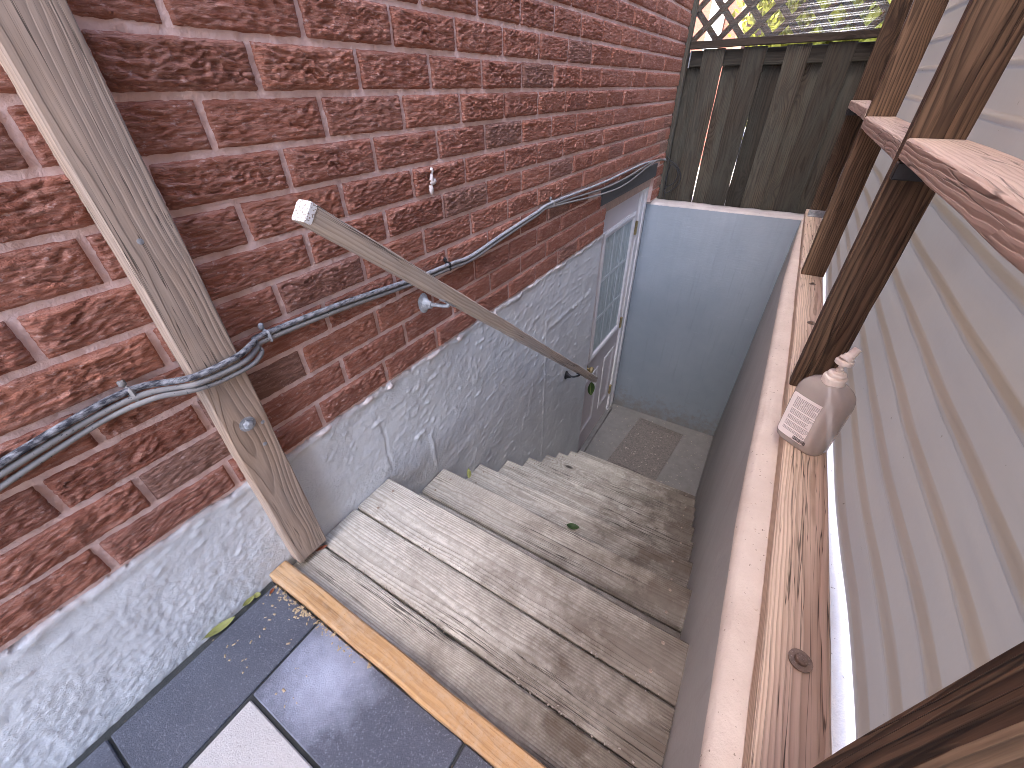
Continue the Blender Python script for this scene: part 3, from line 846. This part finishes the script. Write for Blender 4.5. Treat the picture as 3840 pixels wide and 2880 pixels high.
# ================================================================== HANDRAIL
hr = thing('handrail', 'square weathered timber handrail slanting down the wall on two metal brackets', 'handrail', (.085, .474, .855))
beam('rail', (.086, .474, .855), (.086, 2.306, -.643), .042, .041, (1, 0, 0), M_hand, hr, ch=.004, wob=.0010)
d = (Vector((.086, 2.306, -.643))-Vector((.086, .474, .855))).normalized()
p = Vector((.086, .474, .855))
beam('end_paint', p-d*.0016, p+d*.012, .0405, .0395, (1, 0, 0), M_endp, hr, ch=.004, wob=.0001, seg=2)
for (y_, z_, mt, lab) in ((.825, .514, M_galv, 'galvanised bracket flecked with white paint'), (1.974, -.437, M_dkmet, 'dark metal bracket')):
    ros = lathe_mesh('bracket', [(.021,0),(.021,.004),(.014,.010),(.009,.022),(.007,.034)], 14, 1.5, 1.0)
    br = put('bracket', ros, hr, Matrix.Translation((.006, y_, z_)) @ Matrix.Rotation(math.pi/2, 4, 'Y'), mt)
    br['label'] = lab
    zr = .855-.8177*(y_+.02-.474)-.026
    put('bracket_arm', tube_mesh('bracket_arm', [(.03, y_, z_), (.06, y_+.006, z_+.002), (.086, y_+.018, zr-.010), (.086, y_+.020, zr)], .006, 8, 6), br, None, mt)
    put('bracket_saddle', box_mesh('bracket_saddle', (-.030, -.010, -.003), (.030, .010, .003), .001), br,
        Matrix.Translation((.086, y_+.02, zr-.001)) @ Matrix.Rotation(math.atan(.8177)*-1+math.pi/2*0, 4, 'X') @ Matrix.Rotation(math.pi/2, 4, 'Z'), mt)

# ================================================================== CABLES
def yz(pts, x): return [(x if len(p) == 2 else p[2], p[0], p[1]) for p in pts]
c1 = [(-3.0,.46,.020),(-1.2,.50,.020),(-.40,.555,.020),(-.20,.590,.020),(-.037,.622,.020),(.076,.640,.020),(.137,.641,.020),(.180,.632,.034),(.206,.631,.048),(.245,.630,.049),(.290,.632,.047),(.325,.634,.030),(.357,.636,.020),(.544,.627,.020),(.786,.605,.020),(.957,.596,.020),(1.062,.590,.020),(1.25,.610,.020),(1.50,.633,.020),(1.66,.645,.020),(2.226,.634,.022),(2.659,.638,.024),(2.986,.637,.024),(3.335,.613,.024),(3.50,.60,.024)]
c2 = [(-3.0,.445,.020),(-1.2,.485,.020),(-.40,.540,.020),(-.20,.578,.020),(-.037,.609,.020),(.070,.626,.020),(.136,.629,.026),(.180,.620,.038),(.203,.618,.050),(.245,.615,.050),(.292,.616,.048),(.325,.620,.032),(.355,.624,.022),(.541,.614,.020),(.784,.592,.020),(.957,.583,.020),(1.062,.577,.020),(1.25,.597,.020),(1.50,.621,.020),(1.66,.634,.020),(2.235,.604,.022),(2.605,.604,.026),(3.044,.624,.026),(3.30,.618,.026),(3.50,.595,.026)]
c3 = [(-3.0,.42,.020),(-1.2,.46,.020),(-.40,.515,.020),(-.20,.556,.020),(-.050,.591,.020),(.013,.604,.020),(.085,.616,.022),(.144,.620,.036),(.180,.612,.046),(.210,.606,.050),(.245,.602,.050),(.300,.603,.048),(.330,.609,.034),(.360,.621,.013),(.55,.619,.011),(.79,.597,.011),(1.06,.582,.011),(1.25,.602,.011),(1.50,.626,.012),(1.66,.628,.022),(2.244,.578,.024),(2.621,.570,.026),(3.070,.613,.028),(3.30,.622,.030),(3.50,.59,.030)]
for nm, pts, r_, mt, lab in (('cable', c1, .0060, M_cabd, 'topmost cable of the wall bundle, speckled black at its near end'),
                             ('cable', c2, .0054, M_cabg, 'middle grey cable of the bundle crossing the brick wall'),
                             ('cable', c3, .0047, M_cabg, 'lowest pale grey cable of the bundle, hanging apart at the near end')):
    o = put(nm, tube_mesh(nm, yz(pts, .02), r_, 8, 8), None, None, mt)
    tag(o, lab, 'cable', 'cables along the brick wall')
CLIPLAB = ['grey cable clip on the brick wall, nearest one left of the post', 'cable clip on the bundle just right of the grey post', 'dark cable clip on the bundle below the handrail', 'cable clip where the three cables fan out before the lintel']
for (y_, z_), lab, mt in zip(((.125,.630),(.362,.625),(.945,.588),(1.655,.636)), CLIPLAB, (M_cabg, M_galv, M_dkmet, M_cabg)):
    cp = thing('cable_clip', lab, 'cable clip', (.02, y_, z_), 'clips holding the cable bundle')
    put('strap', box_mesh('strap', (.006, y_-.004, z_-.010), (.029, y_+.004, z_+.018), .004), cp, None, mt)
    put('screw', lathe_mesh('screw', [(.004,0),(.004,.002),(.0015,.003)], 10), cp, Matrix.Translation((.011, y_-.002, z_+.023)) @ Matrix.Rotation(math.pi/2, 4, 'Y'), mt)
    put('screw_tab', box_mesh('screw_tab', (.004, y_-.007, z_+.016), (.011, y_+.004, z_+.030), .003), cp, None, mt)
lc = put('loose_cable', tube_mesh('loose_cable', [(.02,3.54,.615),(.054,3.55,.585),(.105,3.55,.555),(.146,3.555,.487),(.13,3.55,.42),(.064,3.55,.366),(.051,3.55,.40),(.107,3.545,.44),(.125,3.55,.50),(.10,3.555,.54),(.06,3.55,.56),(.045,3.56,.46),(.055,3.56,.33)], .0042, 8, 8), None, None, M_cabk)
tag(lc, 'thin black cable hanging in loops in front of the dark fence', 'cable')

# ================================================================== TIMBER SCREEN ON THE CURB
scr = thing('timber_screen', 'brown timber stud screen on the concrete curb clad in translucent corrugated sheet', 'screen wall', (1.05, 1.6, .318))
PX = 1.049
pl = beam('sill_plate', (PX, -1.0, .340), (PX, 3.50, .340), .086, .038, (1, 0, 0), M_plate, scr, ch=.003, wob=.0010)
for (y_, s_) in ((.415, 1.0), (2.02, .8), (1.62, .8)):
    wv = lathe_mesh('bolt', [(.0155,0),(.0155,.0025),(.0085,.003),(.008,.008),(.005,.010),(.0005,.0105)], 16)
    put('bolt', wv, pl, Matrix.Translation((PX+.004, y_, .3592)) @ Matrix.Diagonal((s_, s_, s_, 1)), M_rust)
POSTS = [(.178,1.048),(1.17,1.048),(2.13,1.050),(3.30,1.058)]
for i, (y_, x_) in enumerate(POSTS):
    beam('post', (x_, y_+.019, .360), (x_, y_+.020, 2.74), .085, .038, (1, 0, 0), M_stud, scr, ch=.0025, wob=.0008)
    if i == 3:
        bk = put('bracket', box_mesh('bracket', (x_-.043, y_-.0035, .361), (x_+.043, y_-.0005, .395), .0008), scr, None, M_galv)
        put('bracket_foot', box_mesh('bracket_foot', (x_-.043, y_-.030, .3595), (x_+.043, y_-.004, .3622), .0008), bk, None, M_galv)
for (y0, y1, z_) in ((.217, 1.168, .928), (1.209, 2.128, .920), (2.170, 3.298, .943)):
    beam('rail', (PX+.001, y0, z_), (PX+.001, y1, z_), .089, .036, (1, 0, 0), M_rail, scr, ch=.003, wob=.0008)
for (y_, z_) in ((1.169, .909), (3.299, .924)):
    put('bracket', box_mesh('bracket', (1.006, y_-.030, z_-.032), (1.075, y_-.0005, z_-.0015), .002), scr, None, M_dkmet)
beam('top_plate', (PX, -1.0, 2.76), (PX, 3.5, 2.76), .086, .038, (1, 0, 0), M_stud, scr)
# corrugated sheet
def corr_sheet():
    PCH = .0755
    zs = np.linspace(.336, 2.76, 1150); ys = np.linspace(-1.6, 3.588, 172)
    Y, Zz = np.meshgrid(ys, zs, indexing='ij')
    ph = ((Zz-.366-.012*Y+.004+.003*fbm(Y*1.2, Zz*2, 3, 2))/PCH) % 1.0
    dd = np.minimum(ph, 1-ph)                      # 0 on the ridge
    prof = sstep(.105, .058, dd)*.0092+np.exp(-(dd/.30)**2)*.0018
    bow = .012*np.exp(-((Y-.42)/.26)**2)*sstep(1.0, .35, Zz)+.005*fbm(Y*1.6, Zz*1.2, 7, 3)
    X = 1.104+np.maximum(bow+.004, 0)+.004-prof
    return grid_mesh('corrugated_sheet', np.stack([X, Y, Zz], -1))
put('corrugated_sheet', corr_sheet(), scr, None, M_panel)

# ================================================================== FENCE
fen = thing('wooden_fence', 'dark board fence with a diamond lattice top at the end of the stairwell', 'fence', (.5, 3.62, .0))
FY = 3.600
for (x0, x1) in ((.120,.253),(.355,.489),(.602,.732),(.813,.954),(1.06,1.19)):
    beam('fence_board', ((x0+x1)/2, FY+.009, .02), ((x0+x1)/2+random.uniform(-.004,.004), FY+.009, 1.232), x1-x0, .017, (1, 0, 0), M_fence, fen, ch=.002, wob=.0012)
for (x0, x1) in ((-.02,.130),(.2500,.375),(.4905,.622),(.715,.845),(.93,1.08)):
    beam('fence_board', ((x0+x1)/2, FY+.067, .02), ((x0+x1)/2-(.008 if x0 > .4 else .004), FY+.067, 1.22), x1-x0, .017, (1, 0, 0), M_fence, fen, ch=.002, wob=.0012)
beam('stringer', (.034, FY+.038, 1.182), (1.2, FY+.038, 1.184), .086, .036, (0, 0, 1), M_fence, fen)
beam('stringer', (.034, FY+.038, .20), (1.2, FY+.038, .20), .086, .036, (0, 0, 1), M_fence, fen)
beam('lattice_frame', (.032, FY-.004, 1.252), (1.2, FY-.002, 1.262), .040, .040, (0, 0, 1), M_latt, fen)
beam('fence_post', (.002, 3.585, .318), (.002, 3.585, 2.2), .055, .05, (1, 0, 0), M_fence, fen, ch=.003)
beam('fence_post', (-.049, 3.580, .318), (-.049, 3.580, 2.2), .040, .03, (1, 0, 0), M_fence, fen, ch=.002)
put('bracket', box_mesh('bracket', (.033, FY+.008, 1.135), (.040, FY+.021, 1.228), .001), fen, None, M_galv)
ang = math.radians(45.0)
zb, ztp = 1.268, 1.95
step = .155
for sgn, yl in ((1, FY-.002), (-1, FY+.010)):
    x = -0.9
    k = -7
    while True:
        # bars meet at x0 on the lattice frame
        xb0 = .263-.0775+k*step
        k += 1
        if xb0 > 2.0: break
        a = (xb0, zb); L_ = (ztp-zb)
        b = (xb0+sgn*L_, ztp)
        # clip in x to the panel
        x0c, x1c = .032, 1.2
        p0 = [a[0], a[1]]; p1 = [b[0], b[1]]
        def clip(p, q):
            if p[0] < x0c:
                if q[0] <= x0c: return None
                t = (x0c-p[0])/(q[0]-p[0]); p = [x0c, p[1]+(q[1]-p[1])*t]
            if p[0] > x1c:
                if q[0] >= x1c: return None
                t = (x1c-p[0])/(q[0]-p[0]); p = [x1c, p[1]+(q[1]-p[1])*t]
            return p
        c0 = clip(p0, p1); c1_ = clip(p1, p0)
        if c0 is None or c1_ is None: continue
        if abs(c0[0]-c1_[0]) < .03: continue
        beam('lattice_slat', (c0[0], yl, c0[1]), (c1_[0], yl, c1_[1]), .034, .009, (-sgn*.7, 0, .7), M_latt, fen, ch=.001, wob=.0004)
# clear ribbed sheet screwed over the lattice
def clear_sheet():
    zs = np.linspace(1.274, 2.1, 220); xs = np.linspace(.03, 1.13, 14)
    X, Zz = np.meshgrid(xs, zs, indexing='ij')
    Y = FY-.036+.006*np.sin((Zz-.04*X)*2*np.pi/.032)
    return grid_mesh('clear_sheet', np.stack([X, Y, Zz], -1))
put('clear_sheet', clear_sheet(), fen, None, M_clear)

# ================================================================== DOOR MAT AND BITS ON THE FLOOR
mt_ = thing('door_mat', 'dusty brown door mat lying on the landing in front of the door', 'door mat', (.46, 2.9, -1.66))
mw = Matrix.Translation((.462, 2.905, -1.655)) @ Matrix.Rotation(math.radians(-6), 4, 'Z')
put('mat_base', box_mesh('mat_base', (-.215, -.38, -.005), (.215, .38, .004), .002), mt_, mw, M_mat)
for d_ in (.012, .034, .052):
    bm = bmesh.new()
    x_, y_ = .215-d_, .38-d_
    for (a0, b0, a1, b1) in ((-x_,-y_,x_,-y_+.006),(-x_,y_-.006,x_,y_),(-x_,-y_+.006,-x_+.006,y_-.006),(x_-.006,-y_+.006,x_,y_-.006)):
        vs = [bm.verts.new(q) for q in ((a0,b0,.004),(a1,b0,.004),(a1,b1,.004),(a0,b1,.004),(a0,b0,.009),(a1,b0,.009),(a1,b1,.009),(a0,b1,.009))]
        for f in ((4,5,6,7),(0,1,5,4),(1,2,6,5),(2,3,7,6),(3,0,4,7)): bm.faces.new([vs[i] for i in f])
    me = bpy.data.meshes.new('raised_border'); bm.to_mesh(me); bm.free()
    put('raised_border', me, mt_, mw, M_mat)

def debris(name, n, fn, mat, smin, smax, label, flat=.5):
    vs = []; fs = []
    for i in range(n):
        x_, y_, z_ = fn(); s_ = random.uniform(smin, smax); a = random.uniform(0, 6.28)
        lx, ly, lz = s_*random.uniform(.8, 1.8), s_*random.uniform(.5, 1), s_*flat
        k = len(vs)
        for (u, v, w) in ((-1,-1,0),(1,-1,0),(1.1,.9,0),(-.8,1,0),(-.6,-.5,1),(.6,-.6,1),(.5,.6,1),(-.5,.5,1)):
            vs.append((x_+(u*lx*math.cos(a)-v*ly*math.sin(a)), y_+(u*lx*math.sin(a)+v*ly*math.cos(a)), z_+w*lz))
        fs += [(k+4,k+5,k+6,k+7),(k,k+1,k+5,k+4),(k+1,k+2,k+6,k+5),(k+2,k+3,k+7,k+6),(k+3,k,k+4,k+7)]
    o = put(name, mesh(name, vs, fs), None, None, mat)
    o['kind'] = 'stuff'; tag(o, label, 'debris')
    return o
M_chip = plain('seed_husk', (.36,.28,.17), .8, .3, 200.0)
M_grit = plain('grey_grit', (.30,.26,.22), .9, .4, 200.0)
def near_stick():
    x_ = abs(random.gauss(.10, .12))+.03
    return (x_, .139-abs(random.gauss(0, .010)), .0165)
debris('husk_debris', 130, near_stick, M_chip, .0012, .0032, 'tan seed husks swept against the wood strip')
debris('husk_debris', 40, lambda: (random.uniform(.02, .30), random.uniform(-.02, .135), .0168), M_chip, .0010, .0026, 'scattered pale husks on the dark pavers')
debris('floor_grit', 260, lambda: (random.uniform(.02, .94), random.uniform(2.5, 3.37), -1.6595), M_grit, .0015, .006, 'grit and crumbs scattered over the landing floor')
debris('floor_grit', 90, lambda: (random.uniform(.27, .64), random.uniform(2.62, 3.2), -1.651), M_grit, .002, .008, 'pale crumbs lying on the door mat')
debris('tread_grit', 150, lambda: (random.uniform(.1, .93), random.choice((.28,.416))+random.gauss(0, .004), .0016), M_grit, .0008, .002, 'pale grit caught in the gaps of the top planks')

def leaf(name, loc, L_, W_, rot, mat, label, curl=.3, fold=.25, vein=None):
    n = 9; vs = []; fs = []
    for i in range(n):
        t = i/(n-1); w = W_*math.sin(math.pi*min(1, t*.92+.06))**.8
        x_ = (t-.5)*L_; zc = curl*L_*(4*(t-.5)**2)*.5
        vs += [(x_, -w, zc+fold*w), (x_, -w*.5, zc+fold*w*.4), (x_, 0, zc), (x_, w*.5, zc+fold*w*.4), (x_, w, zc+fold*w)]
    for i in range(n-1):
        for k in range(4):
            a = i*5+k; fs.append((a, a+1, a+6, a+5))
    m4 = Matrix.Translation(loc) @ rot.to_4x4()
    t_ = thing(name, label, 'leaf', loc)
    put('blade', mesh('blade', vs, fs, True), t_, m4, mat)
    ve = [(-L_*.5-L_*.12, 0, curl*L_*.5+.001)]+[((i/8-.5)*L_, 0, curl*L_*(4*(i/8-.5)**2)*.5+.0006) for i in range(9)]
    put('stem', tube_mesh('stem', ve, W_*.05+.0004, 5, 2), t_, m4, vein or mat)
    return t_
from mathutils import Euler
E3 = lambda x, y, z: Euler((x, y, z)).to_matrix()
leaf('fallen_leaf', (.012, .010, .022), .062, .0085, E3(.5, 0, math.radians(78)), M_leafy, 'long curled olive leaf lying on the pavers against the foundation', .25, .5)
leaf('fallen_leaf', (.010, .078, .021), .030, .006, E3(.4, .1, math.radians(95)), M_leafy, 'small broken green leaf by the foundation near the wood strip', .3, .5)
leaf('fallen_leaf', (.014, .098, .020), .016, .007, E3(.2, .1, math.radians(40)), M_leafy, 'tiny crumpled yellow leaf scrap beside the small green leaf', .3, .6)
leaf('fallen_leaf', (.036, .122, .021), .016, .0035, E3(.3, .1, math.radians(120)), M_leafr, 'small reddish dry leaf on the paver below the post', .3, .6)
leaf('fallen_leaf', (.030, .270, .006), .030, .0045, E3(1.0, .1, math.radians(70)), M_leafr, 'orange brown dry leaf beside the foot of the grey post', .3, .5)
leaf('fallen_leaf', (.517, .944, -.376), .050, .013, E3(.1, .05, math.radians(20)), M_leafd, 'dark green leaf lying in the middle of a stair tread', .2, .4)
leaf('fallen_leaf', (.118, .822, -.183), .045, .009, E3(.3, .1, math.radians(-50)), M_leafy, 'yellowish leaf on the tread edge close to the grey wall', .4, .6)
leaf('hanging_leaf', (.083, 2.262, -.700), .105, .030, E3(0, math.radians(80), math.radians(-35)), M_leafd, 'dark green leaf hanging under the lower end of the handrail', .1, .25, M_leafy)

# ================================================================== PUMP BOTTLE
BC = Vector((1.038, .928, .3595)); BA = math.radians(-36.0)
BM4 = Matrix.Translation(BC) @ Matrix.Rotation(BA, 4, 'Z')
bt = thing('pump_bottle', 'dusty clear hand sanitizer pump bottle with a white printed label standing on the sill plate', 'bottle', BC)
def superell(name, prof, n=40, p=3.2):
    vs = []; fs = []
    for (a, b, z) in prof:
        for i in range(n):
            t = 2*math.pi*i/n; c, s = math.cos(t), math.sin(t)
            vs.append((a*math.copysign(abs(c)**(2/p), c), b*math.copysign(abs(s)**(2/p), s), z))
    for j in range(len(prof)-1):
        for i in range(n):
            k = j*n+i; l = j*n+(i+1) % n
            fs.append((k, l, l+n, k+n))
    fs.append(tuple(range(n-1, -1, -1))); fs.append(tuple(range((len(prof)-1)*n, len(prof)*n)))
    return mesh(name, vs, fs, True)
prof = [(.040,.022,.002),(.047,.027,.0),(.0505,.0305,.004),(.052,.032,.012),(.0525,.0325,.03),(.0535,.0335,.11),(.0535,.0335,.128),(.052,.0325,.142),(.0475,.030,.154),(.040,.0265,.162),(.030,.023,.168),(.023,.020,.171),(.0185,.0185,.172),(.0185,.0185,.176)]
put('body', superell('body', prof), bt, BM4, M_bottle)
prof = [(.045,.0255,.0035),(.0485,.0285,.006),(.0505,.0305,.014),(.0513,.0313,.03),(.0520,.0320,.11),(.0520,.0320,.126),(.0515,.0318,.128)]
put('gel', superell('gel', prof), bt, BM4, M_gel)
# label: a slightly curved card with rounded corners, wrapped on the broad face
lv = []; lf = []; NX, NZ = 13, 17
for i in range(NX):
    for j in range(NZ):
        u = -1+2*i/(NX-1); v = -1+2*j/(NZ-1)
        # rounded corner squeeze
        x_ = u*.0375; z_ = v*.0555
        cr = .005
        ax, az = abs(x_)-(.0375-cr), abs(z_)-(.0555-cr)
        if ax > 0 and az > 0:
            L_ = math.hypot(ax, az)
            if L_ > cr: x_ = math.copysign(.0375-cr+ax*cr/L_, x_); z_ = math.copysign(.0555-cr+az*cr/L_, z_)
        zz = z_+.072
        hw = .0535; hd = np.interp(zz, [.012,.03,.11,.128], [.032,.0325,.0335,.0335])
        yb = -hd*(1-abs(x_/hw)**3.2)**(1/3.2)-.0006
        lv.append((x_-.006, float(yb), z_))
for i in range(NX-1):
    for j in range(NZ-1):
        a = i*NZ+j; lf.append((a, a+NZ, a+NZ+1, a+1))
LM = BM4 @ Matrix.Translation((0, 0, .074))
lab = put('bottle_label', mesh('bottle_label', lv, lf, True), bt, LM, M_label)
bm = bmesh.new(); x_ = -.003
rb = random.Random(4)
while x_ < .0255:
    w = rb.choice((.0006, .0006, .0010, .0015))
    yb = -.0335*(1-abs((x_+.0)/.0535)**3.2)**(1/3.2)-.0010
    vs = [bm.verts.new(q) for q in ((x_, yb+.0008, -.0525), (x_+w, yb+.0008, -.0525), (x_+w, yb+.0008, -.0430), (x_, yb+.0008, -.0430))]
    vs2 = [bm.verts.new((v_.co.x, v_.co.y-.0003, v_.co.z)) for v_ in vs]
    bm.faces.new(vs2); 
    for i in range(4): bm.faces.new((vs[i], vs[(i+1) % 4], vs2[(i+1) % 4], vs2[i]))
    x_ += w+rb.choice((.0005, .0007, .0011))
me = bpy.data.meshes.new('barcode'); bm.to_mesh(me); bm.free()
put('barcode', me, lab, LM, M_ink)
put('collar', lathe_mesh('collar', [(.0205,.168),(.0212,.170),(.0212,.183),(.0200,.186),(.0165,.1875),(.0165,.192),(.0155,.1945),(.0095,.196),(.0085,.199)], 28), bt, BM4, M_cap)
put('pump_stem', lathe_mesh('pump_stem', [(.0060,.195),(.0060,.205),(.0048,.206),(.0048,.219)], 16), bt, BM4, M_cap)
hd = lathe_mesh('pump_head', [(.0135,.0),(.0156,.0010),(.0160,.0022),(.0160,.0068),(.0148,.0086),(.0105,.0098),(.004,.0102)], 32)
put('pump_head', hd, bt, BM4 @ Matrix.Translation((0.001, 0, .2165)), M_cap)
sn = tube_mesh('nozzle', [(.000, -.001, .0085), (.0010, .003, .0150), (.0022, .009, .0230), (.0034, .0155, .0325)], [.0130, .0105, .0085, .0075, .0070], 16, 6)
put('nozzle', sn, bt, BM4 @ Matrix.Translation((0.001, 0, .2165)), M_cap)

# ================================================================== BEYOND THE FENCE
nb = thing('neighbour_house', 'red brick neighbouring house corner with white window seen through the lattice', 'house', (-1.6, 9.0, 0))
put('wall', box_mesh('wall', (-5.0, 8.0, -.03), (-.34, 12.0, 5.5)), nb, None, plain('far_brick', (.13,.042,.030), .85, .2, 14.0))
nbw = put('window_frame', box_mesh('window_frame', (-.76, 7.94, .9), (-.56, 8.01, 2.6), .01), nb, None, M_white)
put('glass_pane', box_mesh('glass_pane', (-.72, 7.93, 1.0), (-.61, 7.945, 2.5)), nbw, None, plain('far_glass', (.55,.60,.66), .15, .05))
put('corner_trim', box_mesh('corner_trim', (-.36, 7.95, -.03), (-.25, 8.05, 5.5), .005), nb, None, plain('far_trim', (.16,.10,.065), .7, .1))
def foliage(name, c, r, n, seed, ls):
    rs = np.random.RandomState(seed)
    cl = rs.randn(26, 3)*np.array(r)*.55
    vs = []; fs = []
    for i in range(n):
        q = cl[rs.randint(26)]+rs.randn(3)*np.array(r)*.24
        a = rs.rand(3)*6.28; m3 = Euler(a).to_matrix(); s_ = ls*(.6+.8*rs.rand())
        k = len(vs)
        for (u, v) in ((-.5, 0), (0, -.28), (.5, 0), (0, .28)):
            vs.append(Vector(c)+Vector(q)+m3 @ Vector((u*s_, v*s_, .06*s_*abs(v))))
        fs.append((k, k+1, k+2, k+3))
    return mesh(name, vs, fs)
TL = ['bushy sunlit yellow green tree behind the lattice, just right of the brick house', 'tall sunlit yellow green tree behind the middle of the lattice', 'broad sunlit tree behind the right end of the lattice', 'pale green tree farther back between the nearer trees']
for i, (x_, y_, z_, rx, rz) in enumerate(((.50, 7.4, 1.9, .62, 1.3), (1.3, 7.2, 2.0, .8, 1.4), (2.2, 7.0, 2.0, 1.0, 1.4), (1.9, 10.0, 2.2, 1.7, 1.6))):
    tr = thing('leafy_tree', TL[i], 'tree', (x_, y_, -.03), 'trees behind the fence')
    put('trunk', tube_mesh('trunk', [(x_, y_, -.05), (x_+.04, y_, .9), (x_-.02, y_+.05, 1.8), (x_, y_, 2.8)], [.09, .075, .05, .02], 8, 4), tr, None, M_bark)
    put('crown', foliage('crown', (x_, y_, z_), (rx, .6, rz), 15000, 40+i, .10), tr, None, M_foli)
